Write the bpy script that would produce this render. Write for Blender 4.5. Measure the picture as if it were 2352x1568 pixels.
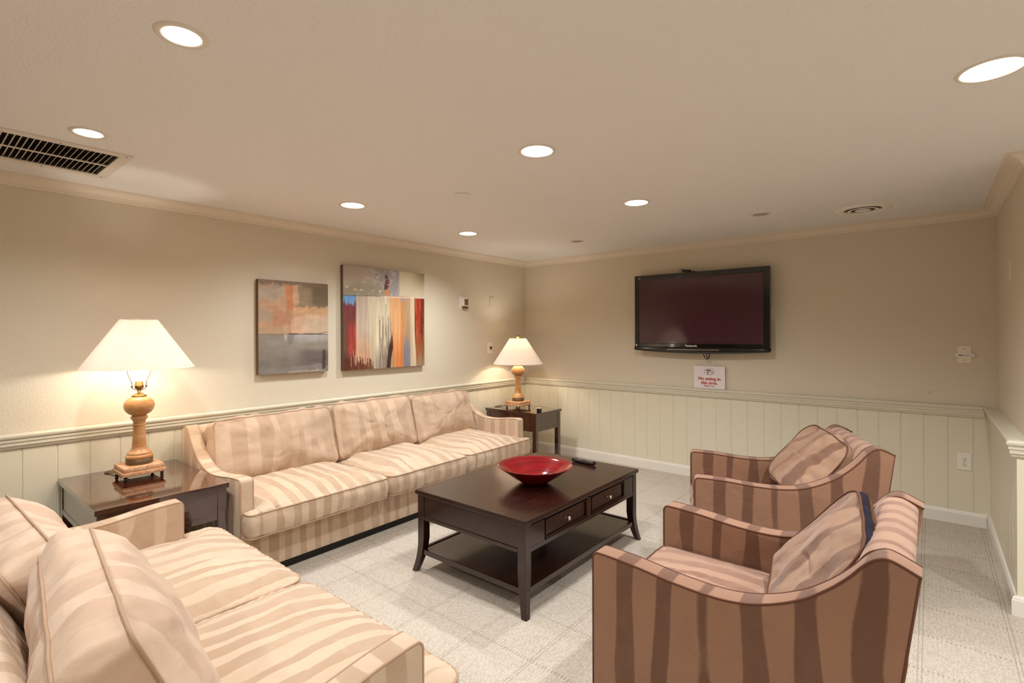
import bpy, bmesh, math, random
from mathutils import Vector, Matrix, noise
random.seed(7)
PI = math.pi
scene = bpy.context.scene
col = scene.collection
for o in list(bpy.data.objects):
    bpy.data.objects.remove(o)

# ---------------------------------------------------------------- camera
YAW = 0.6885; ROLL = -0.0035
CAM = Vector((3.9913, -5.1184, 1.45))
fwd = Vector((-math.sin(YAW), math.cos(YAW), 0))
rgt = Vector((math.cos(YAW), math.sin(YAW), 0))
upv = Vector((0, 0, 1))
r2 = rgt*math.cos(ROLL) + upv*math.sin(ROLL)
u2 = -rgt*math.sin(ROLL) + upv*math.cos(ROLL)
cd = bpy.data.cameras.new('camera'); cam = bpy.data.objects.new('camera', cd); col.objects.link(cam)
cd.sensor_fit = 'HORIZONTAL'; cd.sensor_width = 36.0
cd.lens = 36.0*1164.7/2352
cd.shift_y = -18.66/2352
cd.clip_start = 0.02; cd.clip_end = 100
M = Matrix((r2, u2, -fwd)).transposed().to_4x4(); M.translation = CAM
cam.matrix_world = M
scene.camera = cam

# ---------------------------------------------------------------- world, exposure
w = bpy.data.worlds.new('world'); scene.world = w; w.use_nodes = True
w.node_tree.nodes['Background'].inputs[0].default_value = (1.0, 0.86, 0.7, 1)
w.node_tree.nodes['Background'].inputs[1].default_value = 0.15
vs = scene.view_settings
vs.view_transform = 'Standard'; vs.look = 'None'; vs.gamma = 1.0; vs.use_curve_mapping = False
vs.exposure = 0.83
SPOT_W = 33.0       # each recessed downlight
BULB_W = 4.4       # each table lamp
WARM = (0.955, 0.98, 1.02)

CEIL = 2.352
WX = 4.375          # right wall, upper part
WXL = 4.335         # right wall, panelled part
RY = -1.47          # where the right wall ends

# ---------------------------------------------------------------- helpers
def lin(c):
    return tuple(((v/255)/12.92 if v/255 <= .04045 else ((v/255+.055)/1.055)**2.4) for v in c)+(1.0,)

def link(name, me, mat=None, parent=None, smooth=False):
    o = bpy.data.objects.new(name, me); col.objects.link(o)
    if mat is not None and not me.materials:
        me.materials.append(mat)
    if parent is not None:
        o.parent = parent
    if smooth:
        for p in me.polygons: p.use_smooth = True
    return o

def obj(name, bm, mat=None, parent=None, smooth=False):
    me = bpy.data.meshes.new(name)
    bmesh.ops.recalc_face_normals(bm, faces=bm.faces)
    bm.to_mesh(me); bm.free()
    return link(name, me, mat, parent, smooth)

def smooth_angle(o, ang=0.6):
    me = o.data
    for p in me.polygons: p.use_smooth = True
    b = bmesh.new(); b.from_mesh(me)
    for e in b.edges:
        if len(e.link_faces) == 2 and e.calc_face_angle(0) > ang: e.smooth = False
    b.to_mesh(me); b.free()
    return o

def tag(o, label, cat, group=None, kind=None):
    o['label'] = label; o['category'] = cat
    if group: o['group'] = group
    if kind: o['kind'] = kind
    return o

def thing(name, label, cat, loc=(0, 0, 0), rz=0.0, group=None):
    o = bpy.data.objects.new(name, None); col.objects.link(o)
    o.empty_display_size = .1
    o.location = loc; o.rotation_euler = (0, 0, rz)
    return tag(o, label, cat, group)

def struct(o):
    o['kind'] = 'structure'; return o

def box(bm, x0, x1, y0, y1, z0, z1, bev=0.0, seg=2):
    g = bmesh.ops.create_cube(bm, size=1.0)
    vs_ = g['verts']
    for v in vs_:
        v.co = Vector(((x0+x1)/2+v.co.x*(x1-x0), (y0+y1)/2+v.co.y*(y1-y0), (z0+z1)/2+v.co.z*(z1-z0)))
    if bev > 0:
        es = list({e for v in vs_ for e in v.link_edges})
        bmesh.ops.bevel(bm, geom=es, offset=bev, segments=seg, profile=.5, affect='EDGES')
    return bm

def boxes(*L, bev=0.0, seg=2):
    bm = bmesh.new()
    for b in L: box(bm, *b, bev=bev, seg=seg)
    return bm

def lathe(prof, n=40, cx=0, cy=0, bm=None, cap0=True, cap1=True):
    bm = bm or bmesh.new()
    rings = []
    for (r, z) in prof:
        rings.append([bm.verts.new((cx+r*math.cos(2*PI*i/n), cy+r*math.sin(2*PI*i/n), z)) for i in range(n)])
    for a, b in zip(rings, rings[1:]):
        for i in range(n):
            bm.faces.new((a[i], a[(i+1) % n], b[(i+1) % n], b[i]))
    if cap0 and prof[0][0] > 1e-5: bm.faces.new(rings[0][::-1])
    if cap1 and prof[-1][0] > 1e-5: bm.faces.new(rings[-1])
    return bm

def tube(bm, pts, r, closed=False, n=6):
    pts = [Vector(p) for p in pts]
    N = len(pts)
    up = None; rings = []
    for i in range(N):
        if closed: t = pts[(i+1) % N]-pts[i-1]
        else: t = pts[min(i+1, N-1)]-pts[max(i-1, 0)]
        if t.length < 1e-9: t = Vector((0, 0, 1))
        t.normalize()
        if up is None:
            up = t.orthogonal().normalized()
        up = (up - t*up.dot(t))
        if up.length < 1e-6: up = t.orthogonal()
        up.normalize()
        s = t.cross(up)
        rings.append([bm.verts.new(pts[i]+up*(r*math.cos(2*PI*k/n))+s*(r*math.sin(2*PI*k/n))) for k in range(n)])
    last = N if closed else N-1
    for i in range(last):
        a = rings[i]; b = rings[(i+1) % N]
        if closed and i == N-1:
            # pick the best rotation to close
            best = min(range(n), key=lambda q: sum((a[k].co-b[(k+q) % n].co).length for k in range(n)))
            b = [b[(k+best) % n] for k in range(n)]
        for k in range(n):
            bm.faces.new((a[k], a[(k+1) % n], b[(k+1) % n], b[k]))
    if not closed:
        bm.faces.new(rings[0][::-1]); bm.faces.new(rings[-1])
    return bm

def prism(poly, axis, a, b, bev=0.0, seg=3):
    """poly: list of 2-D points. axis 'x': points are (y,z); 'y': (x,z); 'z': (x,y)."""
    def P(p, t):
        if axis == 'x': return (t, p[0], p[1])
        if axis == 'y': return (p[0], t, p[1])
        return (p[0], p[1], t)
    bm = bmesh.new()
    A = [bm.verts.new(P(p, a)) for p in poly]; B = [bm.verts.new(P(p, b)) for p in poly]
    f1 = bm.faces.new(A); f2 = bm.faces.new(B[::-1])
    n = len(poly)
    for i in range(n):
        bm.faces.new((A[i], B[i], B[(i+1) % n], A[(i+1) % n]))
    bmesh.ops.recalc_face_normals(bm, faces=bm.faces)
    if bev > 0:
        es = list(set(f1.edges) | set(f2.edges))
        bmesh.ops.bevel(bm, geom=es, offset=bev, segments=seg, profile=.5, affect='EDGES')
    return bm

def catmull(P, n=8, closed=False):
    out = []
    N = len(P)
    rng = range(N) if closed else range(N-1)
    for i in rng:
        p0 = P[i-1] if (closed or i > 0) else P[0]
        p1 = P[i]; p2 = P[(i+1) % N]
        p3 = P[(i+2) % N] if (closed or i+2 < N) else P[-1]
        for k in range(n):
            t = k/n
            out.append(tuple(.5*((2*b)+(-a+c)*t+(2*a-5*b+4*c-d)*t*t+(-a+3*b-3*c+d)*t**3) for a, b, c, d in zip(p0, p1, p2, p3)))
    if not closed: out.append(tuple(P[-1]))
    return out

# ---------------------------------------------------------------- materials
def newmat(name):
    m = bpy.data.materials.new(name); m.use_nodes = True
    nt = m.node_tree; b = nt.nodes['Principled BSDF']
    return m, nt, b

def N(nt, t, **kw):
    n = nt.nodes.new(t)
    for k, v in kw.items():
        if k.startswith('i_'):
            key = k[2:]
            n.inputs[int(key) if key.isdigit() else key].default_value = v
        else: setattr(n, k, v)
    return n

def plain(name, c, rough=.5, metal=0, spec=.5, coat=0, emit=None, es=0):
    m, nt, b = newmat(name)
    b.inputs['Base Color'].default_value = lin(c)
    b.inputs['Roughness'].default_value = rough
    b.inputs['Metallic'].default_value = metal
    b.inputs['Specular IOR Level'].default_value = spec
    b.inputs['Coat Weight'].default_value = coat
    if emit:
        b.inputs['Emission Color'].default_value = emit
        b.inputs['Emission Strength'].default_value = es
    return m

def coords(nt):
    return N(nt, 'ShaderNodeTexCoord')

def bump(nt, b, height, strength, dist):
    bp = N(nt, 'ShaderNodeBump'); bp.inputs['Strength'].default_value = strength
    bp.inputs['Distance'].default_value = dist
    nt.links.new(height, bp.inputs['Height']); nt.links.new(bp.outputs[0], b.inputs['Normal'])

def plaster(name, c, sc=55, st=.35, dist=.004, var=.03, rough=.7):
    m, nt, b = newmat(name); tc = coords(nt)
    n1 = N(nt, 'ShaderNodeTexNoise'); n1.inputs['Scale'].default_value = sc; n1.inputs['Detail'].default_value = 4
    n2 = N(nt, 'ShaderNodeTexNoise'); n2.inputs['Scale'].default_value = 1.3; n2.inputs['Detail'].default_value = 3
    nt.links.new(tc.outputs['Object'], n1.inputs['Vector']); nt.links.new(tc.outputs['Object'], n2.inputs['Vector'])
    mx = N(nt, 'ShaderNodeMix', data_type='RGBA')
    a = lin(c)
    mx.inputs[6].default_value = tuple(v*(1-var) for v in a[:3])+(1,)
    mx.inputs[7].default_value = tuple(min(1, v*(1+var)) for v in a[:3])+(1,)
    nt.links.new(n2.outputs[0], mx.inputs[0]); nt.links.new(mx.outputs[2], b.inputs['Base Color'])
    b.inputs['Roughness'].default_value = rough; b.inputs['Specular IOR Level'].default_value = .3
    bump(nt, b, n1.outputs[0], st, dist)
    return m

M_wall = plaster('wall_paint', (220, 209, 186), 70, .5, .004)
M_ceil = plaster('ceiling_texture', (238, 234, 229), 100, .8, .006, .02, .7)
M_panel = plaster('panel_paint', (226, 218, 193), 14, .06, .002, .02, .45)
M_trim = plaster('rail_paint', (216, 209, 186), 9, .03, .001, .01, .4)
M_crown = plaster('crown_paint', (230, 217, 197), 9, .03, .001, .01, .4)
M_base = plaster('baseboard_paint', (232, 226, 214), 9, .03, .001, .01, .35)

def carpet():
    m, nt, b = newmat('carpet_weave'); tc = coords(nt)
    sep = N(nt, 'ShaderNodeSeparateXYZ'); nt.links.new(tc.outputs['Object'], sep.inputs[0])
    def math_(op, a, bb=None, clamp=False):
        n = N(nt, 'ShaderNodeMath', operation=op, use_clamp=clamp)
        for i, v in enumerate((a, bb)):
            if v is None: continue
            if isinstance(v, (int, float)): n.inputs[i].default_value = v
            else: nt.links.new(v, n.inputs[i])
        return n.outputs[0]
    X, Y = sep.outputs[0], sep.outputs[1]
    def comb(c, off, per, wdt):      # 1 on thin lines at off + k*per
        t = math_('SUBTRACT', c, off); t = math_('DIVIDE', t, per)
        t = math_('FRACT', math_('ADD', t, 100.5)); t = math_('ABSOLUTE', math_('SUBTRACT', t, .5))
        t = math_('MULTIPLY', t, per)
        return math_('SUBTRACT', 1.0, math_('DIVIDE', t, wdt), True)
    l1 = comb(X, 1.288, .3325, .003); l2 = comb(X, 1.303, .3325, .003)
    lines = math_('MAXIMUM', l1, l2)
    # dashes breaking the lines
    dY = comb(Y, 0, .009, .0045); dY = math_('ADD', math_('MULTIPLY', dY, .5), .5)
    lines = math_('MULTIPLY', lines, dY)
    # rows of dashes; the last columns by the right wall are set off by half a tile
    sh = math_('MULTIPLY', math_('GREATER_THAN', X, 3.62), .27)
    Ys = math_('ADD', Y, sh)
    rows = comb(Ys, -1.404, .322, .012); rows = math_('MULTIPLY', math_('MINIMUM', rows, .5), 2.0)
    dX = comb(X, 0, .0166, .0045)
    rows = math_('MULTIPLY', rows, dX)
    wv = N(nt, 'ShaderNodeTexVoronoi'); wv.inputs['Scale'].default_value = 115
    mp = N(nt, 'ShaderNodeMapping'); mp.inputs['Scale'].default_value = (1.0, .55, 1)
    nt.links.new(tc.outputs['Object'], mp.inputs[0]); nt.links.new(mp.outputs[0], wv.inputs['Vector'])
    no = N(nt, 'ShaderNodeTexNoise'); no.inputs['Scale'].default_value = 2.2; no.inputs['Detail'].default_value = 5
    nt.links.new(tc.outputs['Object'], no.inputs['Vector'])
    # small woven knots in slanting bands
    kn = math_('MULTIPLY', comb(X, 0, .0166, .004), comb(Y, 0.004, .0125, .004))
    base = N(nt, 'ShaderNodeMix', data_type='RGBA')
    base.inputs[6].default_value = lin((172, 160, 143)); base.inputs[7].default_value = lin((211, 201, 186))
    vr = N(nt, 'ShaderNodeMapRange'); vr.inputs[1].default_value = 0.0; vr.inputs[2].default_value = .75
    vr.inputs[3].default_value = 1.0; vr.inputs[4].default_value = 0.25
    nt.links.new(wv.outputs['Distance'], vr.inputs[0]); nt.links.new(vr.outputs[0], base.inputs[0])
    m2 = N(nt, 'ShaderNodeMix', data_type='RGBA'); m2.inputs[7].default_value = lin((196, 183, 165))
    nt.links.new(base.outputs[2], m2.inputs[6]); nt.links.new(math_('MULTIPLY', no.outputs[0], .32), m2.inputs[0])
    m3 = N(nt, 'ShaderNodeMix', data_type='RGBA'); m3.inputs[7].default_value = lin((128, 108, 84))
    nt.links.new(m2.outputs[2], m3.inputs[6])
    nt.links.new(math_('MAXIMUM', math_('MULTIPLY', lines, .8), math_('MAXIMUM', math_('MULTIPLY', rows, .62), math_('MULTIPLY', kn, .22))), m3.inputs[0])
    nt.links.new(m3.outputs[2], b.inputs['Base Color'])
    b.inputs['Roughness'].default_value = .95; b.inputs['Specular IOR Level'].default_value = .1
    bump(nt, b, vr.outputs[0], .5, .004)
    return m
M_carpet = carpet()

def suede(name, dark, light, axis='x', per=.085, wav=.05, fade=.5, taper=1.5, band=.0):
    """brushed microsuede: wavering, tapering bands where the nap lies the other way"""
    m, nt, b = newmat(name); tc = coords(nt)
    L_ = nt.links.new
    def mth(op, a, bb=None, c=None):
        n = N(nt, 'ShaderNodeMath', operation=op)
        for i, v in enumerate((a, bb, c)):
            if v is None: continue
            if isinstance(v, (int, float)): n.inputs[i].default_value = v
            else: L_(v, n.inputs[i])
        return n.outputs[0]
    def nse(scale, det, dist=0.0, vec=None, off=0.0):
        mp = N(nt, 'ShaderNodeMapping'); mp.inputs['Location'].default_value = (off, off*1.3, off*.7)
        mp.inputs['Scale'].default_value = vec or (1, 1, 1)
        L_(tc.outputs['Object'], mp.inputs[0])
        n = N(nt, 'ShaderNodeTexNoise'); n.inputs['Scale'].default_value = scale; n.inputs['Detail'].default_value = det; n.inputs['Distortion'].default_value = dist
        L_(mp.outputs[0], n.inputs['Vector']); return n.outputs[0]
    sep = N(nt, 'ShaderNodeSeparateXYZ'); L_(tc.outputs['Object'], sep.inputs[0])
    cx = sep.outputs['XYZ'.index(axis.upper())]
    vv = [.45, .45, .45]; vv['XYZ'.index(axis.upper())] = 1
    warp = mth('MULTIPLY', mth('SUBTRACT', nse(2.4, 1.0, 0, vv), .5), wav*4)
    ph = mth('MULTIPLY', mth('ADD', cx, warp), 2*PI/per)
    sn = mth('SINE', ph)
    w1 = mth('MULTIPLY', mth('SUBTRACT', nse(4.0, 1.5, .3, vv, 3.1), .5), taper*3)
    w2 = mth('MULTIPLY', mth('SUBTRACT', nse(60, 3, 0, None, 1.1), .5), .2)
    v = mth('ADD', mth('ADD', sn, w1), mth('ADD', w2, band))
    mr = N(nt, 'ShaderNodeMapRange', interpolation_type='SMOOTHSTEP'); mr.inputs[1].default_value = -.16; mr.inputs[2].default_value = .16
    L_(v, mr.inputs[0])
    fr_ = N(nt, 'ShaderNodeMapRange'); fr_.inputs[1].default_value = .40; fr_.inputs[2].default_value = .58
    fr_.inputs[3].default_value = fade; fr_.inputs[4].default_value = 1
    L_(nse(3.2, 4, 1.0, None, 7.7), fr_.inputs[0])
    # the nap pattern, pulled toward its mean where the fabric is worn smooth
    d = mth('MULTIPLY', mth('SUBTRACT', mr.outputs[0], .5), fr_.outputs[0])
    fac = mth('ADD', mth('ADD', d, .5), mth('MULTIPLY', mth('SUBTRACT', nse(7, 5, 1.5, None, 5.5), .5), .35))
    mx = N(nt, 'ShaderNodeMix', data_type='RGBA')
    mx.inputs[6].default_value = lin(dark); mx.inputs[7].default_value = lin(light)
    L_(fac, mx.inputs[0])
    L_(mx.outputs[2], b.inputs['Base Color'])
    b.inputs['Roughness'].default_value = .85; b.inputs['Specular IOR Level'].default_value = .2
    b.inputs['Sheen Weight'].default_value = .2; b.inputs['Sheen Roughness'].default_value = .5
    h = mth('ADD', mth('MULTIPLY', nse(900, 2), .03), nse(10, 3, 1.0, None, 2.2))
    bump(nt, b, h, .4, .012)
    return m
TD, TL = (188, 159, 131), (212, 188, 160)
M_tan_x = suede('tan_suede_cross', TD, TL, 'x', .105, .035)
M_tan_y = suede('tan_suede_side', TD, TL, 'y', .12, .05)
M_tan_b = suede('tan_suede_back', (190, 160, 133), (205, 178, 150), 'x', .14, .05, fade=.15)
M_tan_f = suede('tan_suede_foreground', (204, 172, 144), (218, 190, 162), 'x', .16, .06, fade=.15)
M_tan_pipe = plain('tan_piping', (186, 154, 126), .8, spec=.2)
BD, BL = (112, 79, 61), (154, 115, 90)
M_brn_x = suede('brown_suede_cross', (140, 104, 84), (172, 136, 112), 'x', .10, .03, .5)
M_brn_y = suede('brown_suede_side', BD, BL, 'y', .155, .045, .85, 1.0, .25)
M_brn_b = suede('brown_suede_back', (122, 86, 66), (172, 134, 108), 'x', .13, .08, .5)
M_brn_l = suede('brown_suede_loose', (124, 90, 70), (162, 128, 102), 'y', .13, .06, .35)
M_brn_pipe = plain('brown_piping', (104, 68, 52), .8, spec=.2)
M_lining = plain('navy_lining', (34, 28, 40), .85, spec=.2)

def wood(name, c1, c2, sc=(2, 2, 30), rough=.25, coat=.3, spec=.5, st=.05, dirx=None):
    m, nt, b = newmat(name); tc = coords(nt)
    mp = N(nt, 'ShaderNodeMapping'); mp.inputs['Scale'].default_value = sc
    n1 = N(nt, 'ShaderNodeTexNoise'); n1.inputs['Scale'].default_value = 3; n1.inputs['Detail'].default_value = 6; n1.inputs['Distortion'].default_value = .6
    nt.links.new(tc.outputs['Object'], mp.inputs[0]); nt.links.new(mp.outputs[0], n1.inputs['Vector'])
    rp = N(nt, 'ShaderNodeValToRGB'); rp.color_ramp.elements[0].position = .35; rp.color_ramp.elements[1].position = .68
    rp.color_ramp.elements[0].color = lin(c1); rp.color_ramp.elements[1].color = lin(c2)
    nt.links.new(n1.outputs[0], rp.inputs[0]); nt.links.new(rp.outputs[0], b.inputs['Base Color'])
    b.inputs['Roughness'].default_value = rough; b.inputs['Coat Weight'].default_value = coat; b.inputs['Coat Roughness'].default_value = .12
    b.inputs['Specular IOR Level'].default_value = spec
    bump(nt, b, n1.outputs[0], st, .002)
    return m
M_esp = wood('espresso_wood', (32, 12, 7), (52, 24, 14), (14, 1.2, 14), .22, .35, .5, .02)
M_esp.node_tree.nodes['Principled BSDF'].inputs['IOR'].default_value = 1.5
M_esp_end = wood('espresso_wood_red', (48, 16, 7), (76, 30, 14), (1.2, 14, 14), .09, 1.0, .8, .008)
M_esp_end.node_tree.nodes['Principled BSDF'].inputs['IOR'].default_value = 1.5
M_esp_end.node_tree.nodes['Principled BSDF'].inputs['Coat Roughness'].default_value = .05
M_pine = wood('waxed_pine', (188, 130, 76), (214, 168, 114), (3, 3, 12), .35, .2, st=.08)
M_pine_pale = wood('limed_pine', (196, 140, 96), (226, 182, 142), (3, 12, 12), .45, .1, st=.1)
M_disc = plain('bronze_band', (112, 88, 58), .4, .3)
M_brass = plain('aged_brass', (158, 128, 82), .3, 1)
M_darkmetal = plain('dark_bronze', (48, 26, 18), .35, .6)
M_black = plain('black_gloss_plastic', (9, 7, 6), .12, spec=.6, coat=.3)
M_blackmat = plain('black_rubber', (16, 13, 12), .45)
M_screen = plain('screen_glass', (80, 48, 56), .07, spec=.55)
M_silver = plain('silver_strip', (190, 185, 175), .3, 1)
M_nickel = plain('polished_nickel', (225, 215, 200), .18, 1)
M_white = plain('white_plastic', (240, 234, 222), .4)
M_ivory = plain('ivory_plastic', (240, 228, 206), .4)
M_paper = plain('sign_white', (238, 228, 226), .35)
M_red = plain('sign_red', (178, 44, 36), .6)
M_ink = plain('sign_black', (22, 20, 20), .6)
M_textw = plain('logo_white', (235, 230, 220), .4)
M_dark = plain('duct_dark', (52, 40, 32), .9)
M_slat = plain('grille_paint', (226, 216, 202), .5)
M_vent = plain('diffuser_paint', (240, 232, 220), .5)
M_can = plain('can_reflector', (235, 230, 225), .18, .75)
M_trimring = plain('can_trim', (226, 216, 202), .4)
M_bulb = plain('lit_bulb', (255, 250, 245), .4, emit=(1, .93, .86, 1), es=14)
M_cfl = plain('lamp_bulb', (255, 240, 215), .4, emit=(1, .86, .66, 1), es=9)
M_bulboff = plain('unlit_bulb', (190, 185, 180), .25)
M_canvas_edge = plain('canvas_edge', (112, 88, 58), .7)
M_canvas_edge2 = plain('canvas_edge_dark', (96, 78, 54), .7)

def bowl_mat():
    m, nt, b = newmat('red_glaze'); tc = coords(nt)
    sep = N(nt, 'ShaderNodeSeparateXYZ'); nt.links.new(tc.outputs['Object'], sep.inputs[0])
    mp = N(nt, 'ShaderNodeMapping'); mp.inputs['Scale'].default_value = (1.5, 1.5, 60)
    n1 = N(nt, 'ShaderNodeTexNoise'); n1.inputs['Scale'].default_value = 2; n1.inputs['Detail'].default_value = 3
    nt.links.new(tc.outputs['Object'], mp.inputs[0]); nt.links.new(mp.outputs[0], n1.inputs['Vector'])
    rp = N(nt, 'ShaderNodeValToRGB'); rp.color_ramp.elements[0].color = lin((96, 2, 10)); rp.color_ramp.elements[1].color = lin((142, 4, 18))
    rp.color_ramp.elements[0].position = .35; rp.color_ramp.elements[1].position = .65
    nt.links.new(n1.outputs[0], rp.inputs[0]); nt.links.new(rp.outputs[0], b.inputs['Base Color'])
    b.inputs['Roughness'].default_value = .12; b.inputs['Coat Weight'].default_value = .6; b.inputs['Coat Roughness'].default_value = .04
    return m
M_bowl = bowl_mat()

def shade_mat():
    m, nt, b = newmat('pleated_shade')
    out = nt.nodes['Material Output']
    d = N(nt, 'ShaderNodeBsdfDiffuse'); d.inputs[0].default_value = lin((246, 230, 212))
    t = N(nt, 'ShaderNodeBsdfTranslucent'); t.inputs[0].default_value = lin((252, 222, 196))
    mx = N(nt, 'ShaderNodeMixShader'); mx.inputs[0].default_value = .055
    nt.links.new(d.outputs[0], mx.inputs[1]); nt.links.new(t.outputs[0], mx.inputs[2]); nt.links.new(mx.outputs[0], out.inputs[0])
    return m
M_shade = shade_mat()

def vcol_mat(name, rough=.45):
    m, nt, b = newmat(name)
    a = N(nt, 'ShaderNodeVertexColor'); a.layer_name = 'paint'
    nt.links.new(a.outputs[0], b.inputs['Base Color']); b.inputs['Roughness'].default_value = rough
    tc = coords(nt); n1 = N(nt, 'ShaderNodeTexNoise'); n1.inputs['Scale'].default_value = 260; nt.links.new(tc.outputs['Object'], n1.inputs['Vector'])
    bump(nt, b, n1.outputs[0], .12, .001)
    return m
M_paint = vcol_mat('canvas_paint')

# ================================================================ SETTING
XR, YB = 7.4, -8.2
bm = boxes((-.1, XR+.1, YB-.1, .1, -.1, 0))
struct(obj('floor', bm, M_carpet))

# recessed lights, vents: positions on the ceiling
LIT = [(2.252, -4.568), (1.096, -4.57), (.874, -3.082), (.785, -1.84), (2.495, -3.101), (2.429, -1.859), (4.160, -2.722),
       (5.7, -4.4), (5.7, -2.9), (2.3, -6.1), (4.1, -6.1), (5.8, -6.1)]  # fixtures behind the camera are unseen, added to lift the ambient light
OFF = [(3.0, -.922), (1.327, -.866)]
RV = (3.618, -.611)
GX0, GX1, GY0, GY1 = .385, .84, -5.05, -4.40       # grille opening
CT = .16                                          # ceiling thickness

# ceiling slab with real holes
bm = boxes((-.1, XR+.1, YB-.1, .1, CEIL, CEIL+CT))
ceil_me = bpy.data.meshes.new('ceiling'); bm.to_mesh(ceil_me); bm.free()
ceil = link('ceiling', ceil_me, M_ceil)
bm = bmesh.new()
LR = {0: (.053, .074), 1: (.053, .072), 6: (.084, .10)}      # the two by the grille are smaller fixtures
for k_, (x, y) in enumerate(LIT): lathe([(LR.get(k_, (.078,))[0], CEIL-.05), (LR.get(k_, (.078,))[0], CEIL+.125)], 40, x, y, bm)
for (x, y) in OFF: lathe([(.055, CEIL-.05), (.055, CEIL+.12)], 32, x, y, bm)
lathe([(.125, CEIL-.05), (.125, CEIL+.10)], 40, RV[0], RV[1], bm)
box(bm, GX0, GX1, GY0, GY1, CEIL-.05, CEIL+.12)
bmesh.ops.recalc_face_normals(bm, faces=bm.faces)
cut_me = bpy.data.meshes.new('cut'); bm.to_mesh(cut_me); bm.free()
cut = link('cut', cut_me)
md = ceil.modifiers.new('b', 'BOOLEAN'); md.operation = 'DIFFERENCE'; md.solver = 'EXACT'; md.object = cut
dg = bpy.context.evaluated_depsgraph_get()
new_me = bpy.data.meshes.new_from_object(ceil.evaluated_get(dg))
ceil.modifiers.clear(); ceil.data = new_me
bpy.data.objects.remove(cut)
struct(ceil)

RB, RT = .81, .895      # chair rail
# walls (upper, painted)
struct(obj('wall_left', boxes((-.1, 0, YB, .1, 0, CEIL)), M_wall))
struct(obj('wall_far', boxes((0, WX, 0, .1, 0, CEIL)), M_wall))
struct(obj('wall_right', boxes((WX, XR, RY, .1, 0, CEIL)), M_wall))
struct(obj('wall_back', boxes((-.1, XR+.1, YB-.1, YB, 0, CEIL)), M_wall))
struct(obj('wall_east', boxes((XR, XR+.1, YB, RY, 0, CEIL)), M_wall))

def planks(a0, a1, joints, depth, z0, z1, conv):
    """grooved boards between a0 and a1; conv(a, d, z) -> world point"""
    gw, gd = .0045, .004
    js = [j for j in joints if a0+.01 < j < a1-.01]
    prof = [(a0, depth)]
    for j in js:
        prof += [(j-gw, depth), (j-gw*.35, depth-gd), (j+gw*.35, depth-gd), (j+gw, depth)]
    prof.append((a1, depth))
    bm = bmesh.new()
    lo = [bm.verts.new(conv(a, d, z0)) for a, d in prof]; hi = [bm.verts.new(conv(a, d, z1)) for a, d in prof]
    for i in range(len(prof)-1): bm.faces.new((lo[i], lo[i+1], hi[i+1], hi[i]))
    b0 = [bm.verts.new(conv(a, -.002, z)) for a, z in ((a0, z0), (a1, z0), (a0, z1), (a1, z1))]
    bm.faces.new([b0[0], lo[0], hi[0], b0[2]]); bm.faces.new([b0[1], b0[3], hi[-1], lo[-1]])
    return bm
jf = [.075+.1438*k for k in range(31)]
jl = [-.342-.1378*k for k in range(5)] + [-1.03-.1437*k for k in range(20)] + [-3.909-.151*k for k in range(29)]
jr = [-.12-.15*k for k in range(10)]
struct(obj('trim_1', planks(YB, 0, sorted(jl), .008, .0, RB+.01, lambda a, d, z: (d, a, z)), M_panel))
struct(obj('trim_2', planks(0, WXL, jf, .008, .0, RB+.01, lambda a, d, z: (a, -d, z)), M_panel))
bm = planks(RY-.003, 0, sorted(jr), .04, 0, RB+.01, lambda a, d, z: (WX-d, a, z))
struct(obj('trim_3', bm, M_panel))
struct(obj('trim_4', planks(WX-.04, XR, [WX+.11+.15*k for k in range(20)], .008, 0, RB+.01, lambda a, d, z: (a, RY-d, z)), M_panel))

def molding(prof, path_fn, a0, a1, m0=0.0, m1=0.0):
    """prof: (d, z) closed profile; m0, m1: how much each end moves per unit d (mitres)"""
    bm = bmesh.new()
    A = [bm.verts.new(path_fn(a0+d*m0, d, z)) for d, z in prof]
    B = [bm.verts.new(path_fn(a1+d*m1, d, z)) for d, z in prof]
    n = len(prof)
    bm.faces.new(A); bm.faces.new(B[::-1])
    for i in range(n): bm.faces.new((A[i], B[i], B[(i+1) % n], A[(i+1) % n]))
    return bm
crown = [(0, CEIL-.062), (.010, CEIL-.062), (.014, CEIL-.055), (.014, CEIL-.050), (.022, CEIL-.046), (.028, CEIL-.034),
         (.042, CEIL-.020), (.060, CEIL-.013), (.066, CEIL-.012), (.068, CEIL-.006), (.082, CEIL-.005), (.082, CEIL), (0, CEIL)]
rail = [(0, RB), (.012, RB), (.016, RB+.010), (.016, RB+.014), (.022, RB+.018), (.022, RB+.036), (.027, RB+.040), (.027, RB+.055),
        (.033, RB+.060), (.036, RB+.068), (.036, RB+.076), (.030, RB+.083), (0, RB+.086)]
base = [(0, 0), (.016, 0), (.016, .078), (.013, .084), (.013, .088), (.009, .097), (0, .100)]
fl = lambda a, d, z: (d, a, z)                 # left wall, a = y
ff = lambda a, d, z: (a, -d, z)                # far wall, a = x
fr = lambda a, d, z: (WX-d, a, z)              # right wall upper
frl = lambda a, d, z: (WX-.04-d, a, z)         # right wall panelled part
fe = lambda a, d, z: (a, RY-d, z)
def sh(pr, k): return [(d+k, z) for d, z in pr]
struct(obj('trim_5', molding(crown, fl, YB, 0, 0, -1), M_crown))
struct(obj('trim_6', molding(crown, ff, 0, WX, 1, -1), M_crown))
struct(obj('trim_7', molding(crown, fr, RY, 0, -1, -1), M_crown))
struct(obj('trim_8', molding(crown, fe, WX, XR, -1, 0), M_crown))
struct(obj('trim_9', molding(sh(rail, .006), fl, YB, 0, 0, -1), M_trim))
struct(obj('trim_10', molding(sh(rail, .006), ff, 0, WXL, 1, -1), M_trim))
rw = [(-.04 if d == 0 else d, z) for d, z in rail]
bm = molding(rw, frl, RY-.006, 0, -1, -1)
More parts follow.
